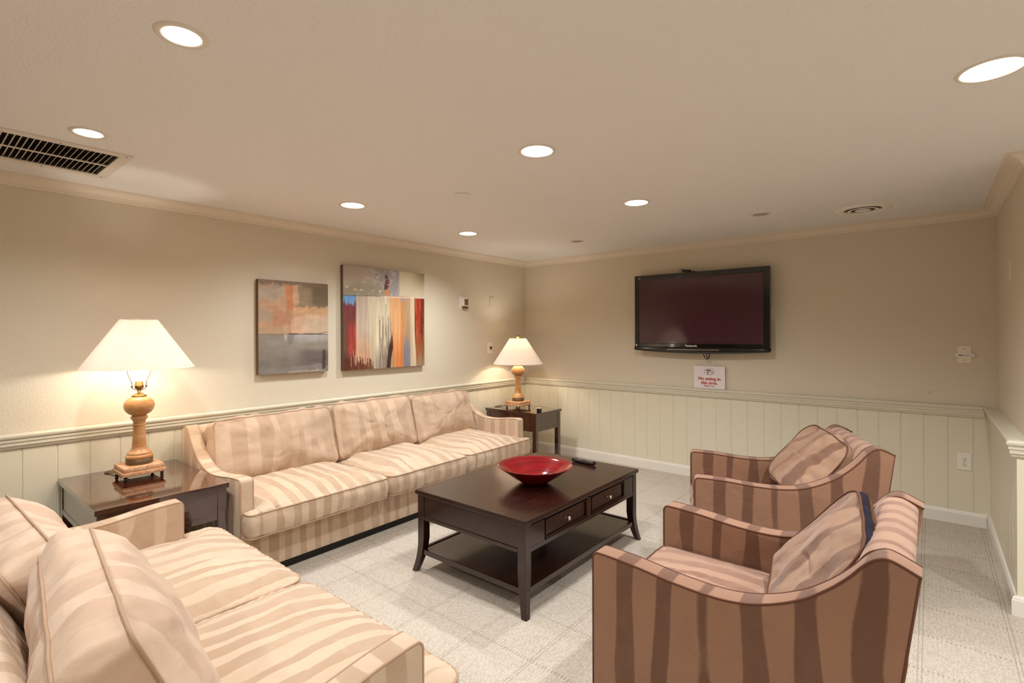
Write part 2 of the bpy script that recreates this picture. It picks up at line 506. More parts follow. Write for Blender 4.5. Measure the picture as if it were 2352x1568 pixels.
struct(obj('trim_11', bm, M_trim))
struct(obj('trim_12', molding(sh(rail, .006), fe, WX-.04, XR, -1, 0), M_trim))
struct(obj('baseboard_left', molding(sh(base, .006), fl, YB, 0, 0, -1), M_base))
struct(obj('baseboard_far', molding(sh(base, .006), ff, 0, WXL, 1, -1), M_base))
struct(obj('baseboard_right', molding(base, frl, RY-.006, 0, -1, -1), M_base))
struct(obj('baseboard_alcove', molding(sh(base, .006), fe, WX-.04, XR, -1, 0), M_base))

# ================================================================ CEILING FITTINGS
def downlight(x, y, label, lit=True, R=.078, T=.095, group='lit recessed downlights'):
    t = thing('recessed_downlight', label, 'ceiling light', (x, y, CEIL), 0, group)
    s = R/.078
    ring = lathe([(R-.002, .002), (R-.001, -.004), (R+.006, -.0055), (T-.004, -.004), (T, .0005)], 48, cap0=False, cap1=False)
    obj('trim_ring', ring, M_trimring, t, True)
    refl = lathe([(R-.002, 0), (R*.93, .03), (R*.80, .07), (R*.66, .105)], 48, cap0=False, cap1=True)
    obj('reflector', refl, M_can, t, True)
    if lit:
        b = lathe([(R*.74, .055), (R*.73, .035), (R*.62, .020), (R*.36, .011), (.0001, .008)], 40, cap0=True, cap1=False)
        obj('bulb', b, M_bulb, t, True)
        ld = bpy.data.lights.new('downlight_glow', 'SPOT'); ld.energy = SPOT_W*(1.9 if x > 3.9 and y > -4.5 else 1.35 if y > -2 else .82 if y > -5 and y < -4 else 1.0); ld.color = WARM
        ld.spot_size = math.radians(148); ld.spot_blend = .85; ld.shadow_soft_size = .05
        lo = bpy.data.objects.new('lamp_light', ld); col.objects.link(lo); lo.parent = t; lo.location = (0, 0, -.012)
    else:
        b = lathe([(R*.6, .06), (R*.62, .04), (R*.45, .022), (.0001, .014)], 32, cap0=True, cap1=False)
        obj('bulb', b, M_bulboff, t, True)
    return t
LL = ['lit downlight at the upper left of the ceiling, nearest the camera',
      'lit downlight beside the slatted ceiling grille',
      'lit downlight above the two paintings',
      'lit downlight nearest the far left corner of the room',
      'lit downlight in the middle of the ceiling, above the red bowl',
      'lit downlight on the ceiling toward the television',
      'large lit downlight cut by the right edge of the view',
      'lit downlight beyond the right edge of the view, abreast of the foreground armchair',
      'lit downlight beyond the right edge of the view, farther into the alcove',
      'unseen downlight added as ambient fill behind the camera, over the back of the loveseat',
      'unseen downlight added as ambient fill just behind the camera',
      'unseen downlight added as ambient fill behind the camera, farthest to the right']
for i, (x, y) in enumerate(LIT):
    downlight(x, y, LL[i], True, *LR.get(i, (.078, .095)))
downlight(OFF[0][0], OFF[0][1], 'small unlit downlight in front of the television, beside the round air vent', False, .055, .074, 'small unlit downlights')
downlight(OFF[1][0], OFF[1][1], 'smallest unlit downlight near the far left corner, left of the television', False, .055, .074, 'small unlit downlights')

# round diffuser
t = thing('round_air_vent', 'round white ceiling air diffuser with dark rings near the far wall', 'vent', (RV[0], RV[1], CEIL))
obj('outer_ring', lathe([(.122, .012), (.115, .0), (.120, -.010), (.150, -.012), (.172, -.006), (.176, .001)], 56, cap0=False, cap1=False), M_vent, t, True)
obj('duct', lathe([(.122, .005), (.122, .09)], 40, cap0=False), M_dark, t, True)
obj('cone', lathe([(.096, -.010), (.086, -.015), (.074, -.010), (.086, -.007), (.096, -.010)], 48, cap0=False, cap1=False), M_vent, t, True)
obj('center_cone', lathe([(.0001, -.018), (.040, -.016), (.052, -.011), (.040, -.007), (.0001, -.006)], 40), M_vent, t, True)
bm = bmesh.new()
for k in range(3):
    a = 2*PI*k/3
    tube(bm, [(0, 0, .008), (.118*math.cos(a), .118*math.sin(a), .008)], .003)
obj('bracket', bm, M_darkmetal, t)

# slatted grille
t = thing('ceiling_grille', 'long white slatted return air grille in the ceiling at the left', 'vent', ((GX0+GX1)/2, (GY0+GY1)/2, CEIL))
hx, hy = (GX1-GX0)/2, (GY1-GY0)/2
F = .05
bm = boxes((-hx-F, -hx, -hy-F, hy+F, -.007, .0), (hx, hx+F, -hy-F, hy+F, -.007, .0), (-hx, hx, -hy-F, -hy, -.007, .0), (-hx, hx, hy, hy+F, -.007, .0))
obj('frame', bm, M_slat, t)
bm = boxes((-hx, hx, -hy, hy, .105, .112), (-hx, -hx+.004, -hy, hy, 0, .11), (hx-.004, hx, -hy, hy, 0, .11), (-hx, hx, -hy, -hy+.004, 0, .11), (-hx, hx, hy-.004, hy, 0, .11))
obj('duct', bm, M_dark, t)
ns = int((2*hy)/.0222)
for k in range(ns):
    yy = -hy+.0222*(k+.5)
    pr = [(yy-.006, -.002), (yy-.0045, -.003), (yy+.007, .017), (yy+.0055, .018)]
    obj('slat', prism(pr, 'x', -hx, hx), M_slat, t)
obj('divider', boxes((-.007, .007, -hy, hy, -.006, -.002)), M_slat, t)
for (sx, sy) in ((-1, 1), (1, 1), (-1, -1), (1, -1), (1, .3), (-1, .3)):
    obj('screw', lathe([(.004, -.0085), (.004, -.006)], 10, sx*(hx+F*.5), sy*(hy+F*.5) if abs(sy) == 1 else sy*hy), M_darkmetal, t)
tag(obj('sprinkler_cover', lathe([(.050, CEIL-.0005), (.050, CEIL-.004), (.044, CEIL-.006), (.0001, CEIL-.006)], 32, 1.65, -2.776), M_ceil, None, True),
    'faint flat round cover on the ceiling left of the middle downlight', 'ceiling cover')

# ================================================================ SOFT FURNITURE
def outline_sample(poly, rad, n=10, step=.02):
    """round the corners of a polygon and sample it evenly"""
    pts = []
    L = len(poly)
    for i in range(L):
        p = Vector(poly[i]); a = Vector(poly[i-1]); b = Vector(poly[(i+1) % L])
        da = (a-p); db = (b-p)
        r = min(rad if not isinstance(rad, (list, tuple)) else rad[i], da.length*.48, db.length*.48)
        p1 = p+da.normalized()*r; p2 = p+db.normalized()*r
        for k in range(n+1):
            t = k/n
            pts.append(p1*(1-t)**2+p*2*t*(1-t)+p2*t*t)
    out = []
    for i in range(len(pts)):
        a = pts[i]; b = pts[(i+1) % len(pts)]
        m = max(1, int((b-a).length/step))
        for k in range(m): out.append(a.lerp(b, k/m))
    clean = [out[0]]
    for p in out[1:]:
        if (p-clean[-1]).length > .0035: clean.append(p)
    return clean

def cushion(name, poly, h, crown_t, crown_b, mat, pmat, parent, xf=None, rad=.04, bulge=.012, wr=.006, seed=0, pipe=.0045,
            pucker=.004, side=None, cy=None, pw=2.6):
    xf = xf or Matrix()
    P = outline_sample(poly, rad)
    n = len(P)
    c = Vector((0, 0))
    for p in P: c += p
    c /= n
    if cy is not None: c.y = cy
    nor = []
    for i in range(n):
        t = (P[(i+1) % n]-P[i-1]); nor.append(Vector((t.y, -t.x)).normalized())
    ar = sum(P[i].x*P[(i+1) % n].y-P[(i+1) % n].x*P[i].y for i in range(n))
    if ar < 0: nor = [-v for v in nor]
    P = [P[i]+nor[i]*(.006*noise.noise(Vector((P[i].x*9+seed, P[i].y*9, 3.3)))+.0025*noise.noise(Vector((P[i].x*30, P[i].y*30+seed, 1.3)))) for i in range(n)]
    bm = bmesh.new()
    def W(p, nrm, fine, att=1.0):
        q = Vector((p.x*1+seed*3.7, p.y, p.z))
        a = noise.fractal(q*5.0, 1.0, 2.0, 3)*wr
        cz = noise.noise(Vector((q.x*7+2*noise.noise(q*3), q.y*7, q.z*7+seed)))
        a -= wr*.8*math.exp(-(cz/.09)**2)*max(0.0, noise.noise(q*2.3+Vector((9, 1, 4)))+.15)
        b = noise.noise(Vector((q.x*26, q.y*26, q.z*9)))*pucker*fine
        return p+nrm*(a+b)*att
    T = [0.0, .03, .07, .12, .18, .25, .32, .39, .45, .5, .55, .6, .7, .78, .85, .9, .94, .97, .99, 1.0]
    def ringtop(t, z0, cr, sgn):
        out = []
        for i, p in enumerate(P):
            q = c+(p-c)*t
            if t >= 1: zz = z0
            elif cy is not None:
                dd = min((q-pp).length for pp in P[::2])
                zz = z0+sgn*cr*(1-(1-min(1.0, dd/.26))**2.3)
            else: zz = z0+sgn*cr*(1-t**pw)**.9
            fine = max(0, (t-.72))*3.4*(1 if t < 1 else 0)
            v = Vector((q.x, q.y, zz))
            if t < 1: v = W(v, Vector((0, 0, sgn)), fine, min(1.0, (1-t)/.10) if cy is None else min(1.0, dd/.05))
            out.append(bm.verts.new(v))
        return out
    rings = []
    ct = bm.verts.new(W(Vector((c.x, c.y, h/2+crown_t if cy is None else h/2+crown_t*(1-(1-min(1.0, min((c-pp).length for pp in P)/.26))**2.3))), Vector((0, 0, 1)), 0, 1.0 if cy is None else min(1.0, min((c-pp).length for pp in P)/.05)))
    for t in T[1:]: rings.append(ringtop(t, h/2, crown_t, 1))
    for s in (.12, .3, .5, .7, .88):
        rr = []
        for i, p in enumerate(P):
            o_ = nor[i]*(bulge*math.sin(PI*s))
            v = Vector((p.x+o_.x, p.y+o_.y, h/2-h*s))
            v = W(v, Vector((nor[i].x, nor[i].y, 0)), 1.3, math.sin(PI*s))
            rr.append(bm.verts.new(v))
        rings.append(rr)
    for t in reversed(T[1:]): rings.append(ringtop(t, -h/2, crown_b, -1))
    cb = bm.verts.new((c.x, c.y, -h/2-crown_b))
    fs = []
    for i in range(n):
        bm.faces.new((ct, rings[0][i], rings[0][(i+1) % n]))
        bm.faces.new((cb, rings[-1][(i+1) % n], rings[-1][i]))
    nt_ = len(T)-1
    for k, (a, b) in enumerate(zip(rings, rings[1:])):
        for i in range(n):
            f = bm.faces.new((a[i], b[i], b[(i+1) % n], a[(i+1) % n]))
            if side is not None and nt_-1 <= k <= nt_+4 and side[1](P[i]): f.material_index = 1
    bmesh.ops.recalc_face_normals(bm, faces=bm.faces)
    bm.transform(xf)
    me = bpy.data.meshes.new(name); bm.to_mesh(me); bm.free()
    me.materials.append(mat)
    if side is not None: me.materials.append(side[0])
    o = link(name, me, None, parent, True)
    if pipe:
        b2 = bmesh.new()
        for zz in (h/2, -h/2):
            tube(b2, [xf @ Vector((P[i].x+nor[i].x*.002, P[i].y+nor[i].y*.002, zz)) for i in range(n)], pipe, True)
        obj('piping', b2, pmat, o, True)
    return o

ARM = [(0.0, .620), (.15, .613), (.33, .594), (.48, .592), (.59, .614), (.69, .659), (.763, .712), (.818, .766), (.852, .808), (.882, .834), (.915, .840), (.978, .812)]

def arm_poly(D, zb=.06, s=1.0, drop=0.0, back_low=.90):
    k = D/.978
    top = [(y*k, z+drop) for y, z in ARM]
    top = catmull(top, 5)
    r = .025
    fr_ = [(0.0, top[0][1]-r)]
    top2 = []
    for i, (y, z) in enumerate(top):
        if y < r*.9: continue
        top2.append((y, z))
    corner = [(r*(1-math.cos(a)), top[0][1]-r+r*math.sin(a)) for a in (PI*.12, PI*.25, PI*.38)]
    lst = [(0, zb), (0, .2), (0, .4)] + fr_ + corner + top2 + [(D*.962, .53), (D*back_low, zb)]
    return lst, fr_ + corner + top2

def seating(name, label, cat, loc, rz, W, D, mats, group=None, ncush=3, splits=None, tcush=.11, arm_w=.078, drop=0.0,
            seat_z=(.29, .425), crown_=.045, skirt=(.06, .285), lean=((.52, .45), (.66, .87)), backs=True, bth=.12, backtop=.832, seat_front=.0,
            offs=None, bcr=(.055, .02), m_bc=None):
    m_x, m_y, m_b, m_p = mats
    t = thing(name, label, cat, loc, rz, group)
    poly, tops = arm_poly(D, skirt[0], drop=drop)
    for k, (x0, x1) in enumerate(((0, arm_w), (W-arm_w, W))):
        a = obj('armrest', prism(poly, 'x', x0, x1, .010, 3), m_y, t)
        smooth_angle(a, .75)
        b2 = bmesh.new()
        path = [(0, skirt[0]+.01), (0, .25), (0, .45)] + tops
        for xx in (x0, x1):
            sx = .003 if xx == x0 else -.003
            pts = [(xx+sx, y-(.0 if y > .03 else -.002), z-.003) for y, z in path]
            tube(b2, pts, .0042)
        bk = poly[-3:]
        tube(b2, [((x0+.003) if k == 0 else (x1-.003), y-.003, z) for y, z in bk], .004)
        obj('piping', b2, m_p, a, True)
    # back between the arms
    bt = backtop+drop
    y1 = D*.985
    pr = catmull([(D*.86, skirt[0]+.02), (D*.74, .44), (D*.80, .62), (D*.845, bt-.07), (D*.865, bt-.025), (D*.895, bt), (D*.935, bt+.004), (D*.975, bt-.016), (y1, bt-.03)], 5)
    pr = pr + [(D*.968, .53), (D*.905, skirt[0])]
    bk = obj('backrest', prism(pr, 'x', arm_w-.004, W-arm_w+.004), m_x, t)
    smooth_angle(bk, .8)
    # skirted base
    bs = obj('base', boxes((arm_w*.0+.004, W-.004, .004, D*.86, skirt[0], skirt[1]), bev=.008), m_x, t)
    smooth_angle(bs, .5)
    obj('plinth', boxes((.05, W-.05, .045, D*.85, 0, skirt[0]+.005)), M_blackmat, t)
    # seat cushions
    sp = splits
    h = seat_z[1]-seat_z[0]; zc = (seat_z[0]+seat_z[1])/2
    yb = D*.76
    for i in range(len(sp)-1):
        a, b = sp[i]+.009, sp[i+1]-.009
        first, last = i == 0, i == len(sp)-2
        if tcush > 0:
            pl = []
            aw = arm_w-.012
            if first: pl += [(a, -tcush), (b, -tcush)] if not last else [(a, -tcush), (b, -tcush)]
            else: pl += [(a, -tcush), (b, -tcush)]
            rr = [.075 if first else .065, .075 if last else .065]
            if last: pl += [(b, -.012), (b-aw, -.012), (b-aw, yb)]; rr += [.02, .008, .03]
            else: pl += [(b, yb)]; rr += [.03]
            if first: pl += [(a+aw, yb), (a+aw, -.012), (a, -.012)]; rr += [.03, .008, .02]
            else: pl += [(a, yb)]; rr += [.03]
        else:
            pl = [(a, seat_front), (b, seat_front), (b, yb), (a, yb)]; rr = [.04, .04, .03, .03]
        cushion('seat_cushion', pl, h, crown_, .0, m_x, m_p, t, Matrix.Translation((0, 0, zc)), rad=rr, seed=i+len(name), wr=.012, bulge=.016, pucker=.006, cy=(-tcush*.5 if tcush > 0 else None), pw=(4.0 if tcush > 0 else 2.6))
    if backs:
        (yb0, zb0), (yt0, zt0) = lean
        L = math.hypot(yt0-yb0, zt0-zb0); ang = math.atan2(yt0-yb0, zt0-zb0)
        e0, e1 = arm_w+.01, W-arm_w-.01
        spb = [e0]+list(sp[1:-1])+[e1]
        for i in range(len(spb)-1):
            a, b = spb[i]+.006, spb[i+1]-.006
            jz = [0, .012, -.004][i % 3]
            # local cushion plane: x = width, y = height ; z (thickness) faces the front
            dy, dz, yaw, dlean = offs[i] if offs else (0, jz, 0, 0)
            R = Matrix.Rotation(yaw, 4, 'Z') @ Matrix.Rotation(PI/2-ang-dlean, 4, 'X')
            X = Matrix.Translation(((a+b)/2, yb0+dy+math.cos(ang)*bth/2, zb0+dz-math.sin(ang)*bth/2)) @ R
            hw = (b-a)/2
            top_in = .018 if i != 1 else .008
            pl = [(-hw, .0), (hw, .0), (hw-top_in, L), (-hw+top_in, L)]
            cushion('back_cushion', pl, bth, bcr[0], bcr[1], m_bc or m_b, m_p, t, X, rad=[.05, .05, .045, .045], seed=11+i, wr=.022, bulge=.018, pucker=.012)
    return t

tan = (M_tan_x, M_tan_y, M_tan_b, M_tan_pipe)
brn = (M_brn_x, M_brn_y, M_brn_b, M_brn_pipe)
seating('sofa', 'long tan three-cushion sofa against the left wall, under the paintings', 'sofa',
        (.945, -3.87, 0), math.radians(91.0), 2.68, .885, tan, splits=[0, .99, 1.80, 2.68], lean=((.54, .45), (.66, .865)), drop=-.005, tcush=.095, crown_=.065, bcr=(.065, .03))
seating('loveseat', 'tan two-cushion loveseat in the foreground, seen over its thick back cushions', 'sofa',
        (2.925, -4.205, 0), PI, 1.89, .87, tan, splits=[0, .945, 1.89], lean=((.335, .425), (.535, .875)), tcush=.17, drop=.0, bth=.125, backtop=.77, seat_z=(.28, .425), crown_=.06,
        bcr=(.085, .10), offs=[(.045, -.012, -.11, 0), (.075, -.055, .03, .03)], m_bc=M_tan_f)
seating('armchair', 'brown suede armchair in the right foreground, its side panel facing the camera', 'armchair',
        (2.995, -2.675, 0), -PI/2, .755, .98, brn, splits=[.09, .665], tcush=0, seat_front=.01, backs=False, arm_w=.085, group='brown armchairs',
        seat_z=(.30, .43), crown_=.04)
TH = math.atan2(-.70, .278)
seating('armchair', 'brown suede armchair turned toward the camera, nearest the far wall with the outlet', 'armchair',
        (2.667, -1.50, 0), TH, .755, .98, brn, splits=[.09, .665], tcush=0, seat_front=.01, backs=False, arm_w=.085, group='brown armchairs',
        seat_z=(.30, .43), crown_=.04)

def frame_matrix(o, u, v):
    u = Vector(u).normalized(); v = Vector(v); v = (v-u*v.dot(u)).normalized(); n = u.cross(v)
    m = Matrix((u, v, n)).transposed().to_4x4(); m.translation = Vector(o); return m

def loose_cushion(label, root_loc, rz, u, v, hw, L, th, open_side, seed):
    t = thing('loose_cushion', label, 'cushion', root_loc, rz, 'loose back cushions on the armchairs')
    X = frame_matrix((0, 0, 0), u, v)
    pl = [(-hw, 0), (hw, 0), (hw-.01, L), (-hw+.01, L)]
    side = (M_lining, lambda p: p.y > L-.03 and abs(p.x) < hw-.06) if open_side else None
    c = cushion('cover', pl, th, .11, .02, M_brn_l, M_brn_pipe, t, X, rad=[.12, .12, .12, .12], seed=seed, wr=.024, bulge=.014, pucker=.010, side=side)
    if open_side:
        b2 = bmesh.new()
        tube(b2, [X @ Vector((-hw+.05+k*(2*hw-.10)/24, L+.006, th/2-.010)) for k in range(25)], .0035)
        obj('zipper', b2, M_brass, t, True)
    return t
loose_cushion('brown back cushion with its zip open on dark lining, in the foreground armchair', (3.545, -3.065, .475), 0,
              (-.14, 1, .15), (.62, .06, .80), .265, .46, .045, True, 31)
e1 = Vector((math.cos(TH), math.sin(TH), 0)); e2 = Vector((-math.sin(TH), math.cos(TH), 0))
p = Vector((2.667, -1.50, 0)) + e1*.385 + e2*.53
loose_cushion('rumpled brown back cushion slumped in the armchair nearest the far wall', (p.x, p.y, .50), 0,
              -e1*1-e2*.20+Vector((0, 0, .13)), e2*.62+Vector((0, 0, .75)), .265, .42, .045, False, 47)

# ================================================================ COFFEE TABLE
def coffee_table():
    x0, x1, y0, y1, zt = 1.55, 2.41, -3.095, -1.80, .495
    cx, cy = (x0+x1)/2, (y0+y1)/2
    t = thing('coffee_table', 'dark espresso coffee table with two drawers and a lower shelf, holding the red bowl', 'coffee table', (cx, cy, 0))
    hx, hy = (x1-x0)/2, (y1-y0)/2
    obj('tabletop', boxes((-hx, hx, -hy, hy, zt-.026, zt), bev=.003), M_esp, t)
    i = .012
    lw = .052
    zb = .318
    # legs: square, tapering and sweeping outward at the foot
    for sx in (-1, 1):
        for sy in (-1, 1):
            bm = bmesh.new()
            rings = []
            for k in range(22):
                z = (zt-.026)*(1-k/21)
                f = max(0, 1-z/.21); out = .034*f**1.9
                s_ = lw/2 if z > .2 else lw/2*(1-.34*(1-z/.2))
                ox = sx*(hx-i-lw/2)+sx*out; oy = sy*(hy-i-lw/2)+sy*out
                rings.append([bm.verts.new((ox+a*s_, oy+b*s_, z)) for a, b in ((-1, -1), (1, -1), (1, 1), (-1, 1))])
            for a, b in zip(rings, rings[1:]):
                for q in range(4): bm.faces.new((a[q], a[(q+1) % 4], b[(q+1) % 4], b[q]))
            bm.faces.new(rings[0]); bm.faces.new(rings[-1][::-1])
            bmesh.ops.recalc_face_normals(bm, faces=bm.faces)
            es = [e for e in bm.edges if abs(e.verts[0].co.z-e.verts[1].co.z) > .01]
            bmesh.ops.bevel(bm, geom=es, offset=.0025, segments=1, affect='EDGES')
            obj('leg', bm, M_esp, t)
    # aprons
    for s in (-1, 1):
        yy = s*(hy-i-.006)
        obj('apron', boxes((-hx+i+lw, hx-i-lw, min(yy, yy-s*.016), max(yy, yy-s*.016), zb+.020, zt-.026)), M_esp, t)
        yb = s*(hy-i-.001)
        obj('rail', boxes((-hx+i+lw, hx-i-lw, min(yb, yb-s*.024), max(yb, yb-s*.024), zb, zb+.021), bev=.002), M_esp, t)
    obj('apron', boxes((-hx+i+.006, -hx+i+.022, -hy+i+lw, hy-i-lw, zb+.02, zt-.026)), M_esp, t)
    obj('rail', boxes((-hx+i+.001, -hx+i+.025, -hy+i+lw, hy-i-lw, zb, zb+.021), bev=.002), M_esp, t)
    # drawer side: face frame
    fx = hx-i-.003
    Y0, Y1 = -hy+i+lw, hy-i-lw
    dr = [(-.455, -.028), (.028, .455)]
    fz0, fz1 = zb+.030, zt-.046
    stiles = [(Y0, dr[0][0]-.006), (dr[0][1]+.006, dr[1][0]-.006), (dr[1][1]+.006, Y1)]
    bm = boxes(*[(fx-.018, fx, a, b, zb, zt-.026) for a, b in stiles], (fx-.018, fx, Y0, Y1, fz1+.006, zt-.026), (fx-.018, fx+.001, Y0, Y1, zb, fz0-.006))
    obj('face_frame', bm, M_esp, t)
    obj('carcass', boxes((-hx+.03, fx-.018, Y0, Y1, zb+.01, zb+.018)), M_esp, t)
    for a, b in dr:
        d = obj('drawer', boxes((fx-.3, fx-.008, a+.01, b-.01, fz0+.004, fz1-.004)), M_esp, t)
        fr_ = boxes((fx-.012, fx+.004, a, b, fz0, fz0+.006), (fx-.012, fx+.004, a, b, fz1-.006, fz1), (fx-.012, fx+.004, a, a+.006, fz0, fz1), (fx-.012, fx+.004, b-.006, b, fz0, fz1), bev=.0015, seg=1)
        obj('drawer_molding', fr_, M_esp, d)
        kb = lathe([(.006, 0), (.006, .002), (.0035, .005), (.0035, .014), (.0055, .017), (.0115, .019), (.0125, .023), (.010, .028), (.005, .030), (.0001, .0305)], 24)
        kb.transform(Matrix.Translation((fx-.008, (a+b)/2, (fz0+fz1)/2)) @ Matrix.Rotation(PI/2, 4, 'Y'))
        k_ = obj('knob', kb, M_nickel, d, True)
        k_['label'] = 'small round polished nickel knob'
    # lower shelf
    obj('shelf', boxes((-hx+.03, hx-.03, -hy+.03, hy-.03, .118, .130)), M_esp, t)
    for s in (-1, 1):
        yb = s*(hy-i-.006)
        obj('shelf_rail', boxes((-hx+i+lw*.9, hx-i-lw*.9, min(yb, yb-s*.02), max(yb, yb-s*.02), .105, .136), bev=.002), M_esp, t)
        xb = s*(hx-i-.006)
        obj('shelf_rail', boxes((min(xb, xb-s*.02), max(xb, xb-s*.02), -hy+i+lw*.9, hy-i-lw*.9, .105, .136), bev=.002), M_esp, t)
    return zt
CZ = coffee_table()

# bowl
BX, BY = 2.035, -2.515
t = thing('bowl', 'wide shallow red glazed bowl on the coffee table', 'bowl', (BX, BY, CZ))
outer = [(.070, .0), (.076, .003), (.098, .014), (.130, .034), (.165, .058), (.200, .083), (.225, .101), (.238, .111)]
inner = [(.240, .114), (.236, .114), (.212, .098), (.172, .070), (.127, .040), (.090, .021), (.045, .012), (.0001, .010)]
obj('bowl_body', lathe(outer+inner, 72, cap0=True, cap1=False), M_bowl, t, True)

# remote
t = thing('remote_control', 'black remote control lying on the far end of the coffee table', 'remote control', (2.03, -1.915, CZ+.001), math.radians(-8))
P = [(-.105, 0), (-.10, .019), (-.07, .023), (0, .021), (.07, .023), (.10, .02), (.106, 0), (.10, -.02), (.07, -.023), (0, -.021), (-.07, -.023), (-.10, -.019)]
P = catmull(P, 3, True)
bm = bmesh.new()
rz_ = [(.80, .0), (.96, .005), (1.0, .013), (.95, .020), (.82, .0235)]
rings = []
for s_, z in rz_:
    rings.append([bm.verts.new((x*(1-(1-s_)*.35), y*s_, z+.004*(x/.1)**2)) for x, y in P])
for a, b in zip(rings, rings[1:]):
    for k in range(len(P)): bm.faces.new((a[k], a[(k+1) % len(P)], b[(k+1) % len(P)], b[k]))
bm.faces.new(rings[0][::-1]); bm.faces.new(rings[-1])
obj('case', bm, M_black, t, True)
bm = bmesh.new()
for ix in range(11):
    for iy in range(3):
        if (ix, iy) in ((5, 1),): continue
        x = -.082+ix*.0164; y = (iy-1)*.0115
        box(bm, x-.0045, x+.0045, y-.0035, y+.0035, .022, .0265+.004*(x/.1)**2, bev=.001, seg=1)
bt = obj('button', bm, plain('button_grey', (92, 88, 90), .35), t); bt['kind'] = 'stuff'

# ================================================================ END TABLES
def end_table(label, x0, x1, y0, y1, zt=.6, flip=1):
    cx, cy = (x0+x1)/2, (y0+y1)/2; hx, hy = (x1-x0)/2, (y1-y0)/2
    t = thing('end_table', label, 'end table', (cx, cy, 0), 0, 'dark end tables beside the sofa')
    obj('tabletop', boxes((-hx, hx, -hy, hy, zt-.028, zt), bev=.002), M_esp_end, t)
    lw = .048; i = .010; zb = zt-.20
    for sx in (-1, 1):
        for sy in (-1, 1):
            a = sx*(hx-i); b = sy*(hy-i)
            obj('leg', boxes((min(a, a-sx*lw), max(a, a-sx*lw), min(b, b-sy*lw), max(b, b-sy*lw), 0, zt-.028), bev=.002), M_esp_end, t)
    for s in (-1, 1):
        a = s*(hy-i-.004)
        obj('apron', boxes((-hx+i+lw, hx-i-lw, min(a, a-s*.018), max(a, a-s*.018), zb, zt-.028)), M_esp_end, t)
        a = s*(hx-i-.004)
        obj('apron', boxes((min(a, a-s*.018), max(a, a-s*.018), -hy+i+lw, hy-i-lw, zb, zt-.028)), M_esp_end, t)
    # drawer front toward the room
    fx = hx-i-.004
    obj('rail', boxes((fx-.016, fx+.003, -hy+i+lw, hy-i-lw, zb-.002, zb+.030), bev=.002), M_esp_end, t)
    fy = -(hy-i-.004)
    obj('rail', boxes((-hx+i+lw, hx-i-lw, fy-.003, fy+.016, zb-.002, zb+.030), bev=.002), M_esp_end, t)
    return t
end_table('dark wood end table between the loveseat and the near end of the sofa', .012, .885, -4.512, -3.903, .6)
end_table('dark wood end table in the far left corner, past the sofa', .06, .785, -.825, -.345, .6)

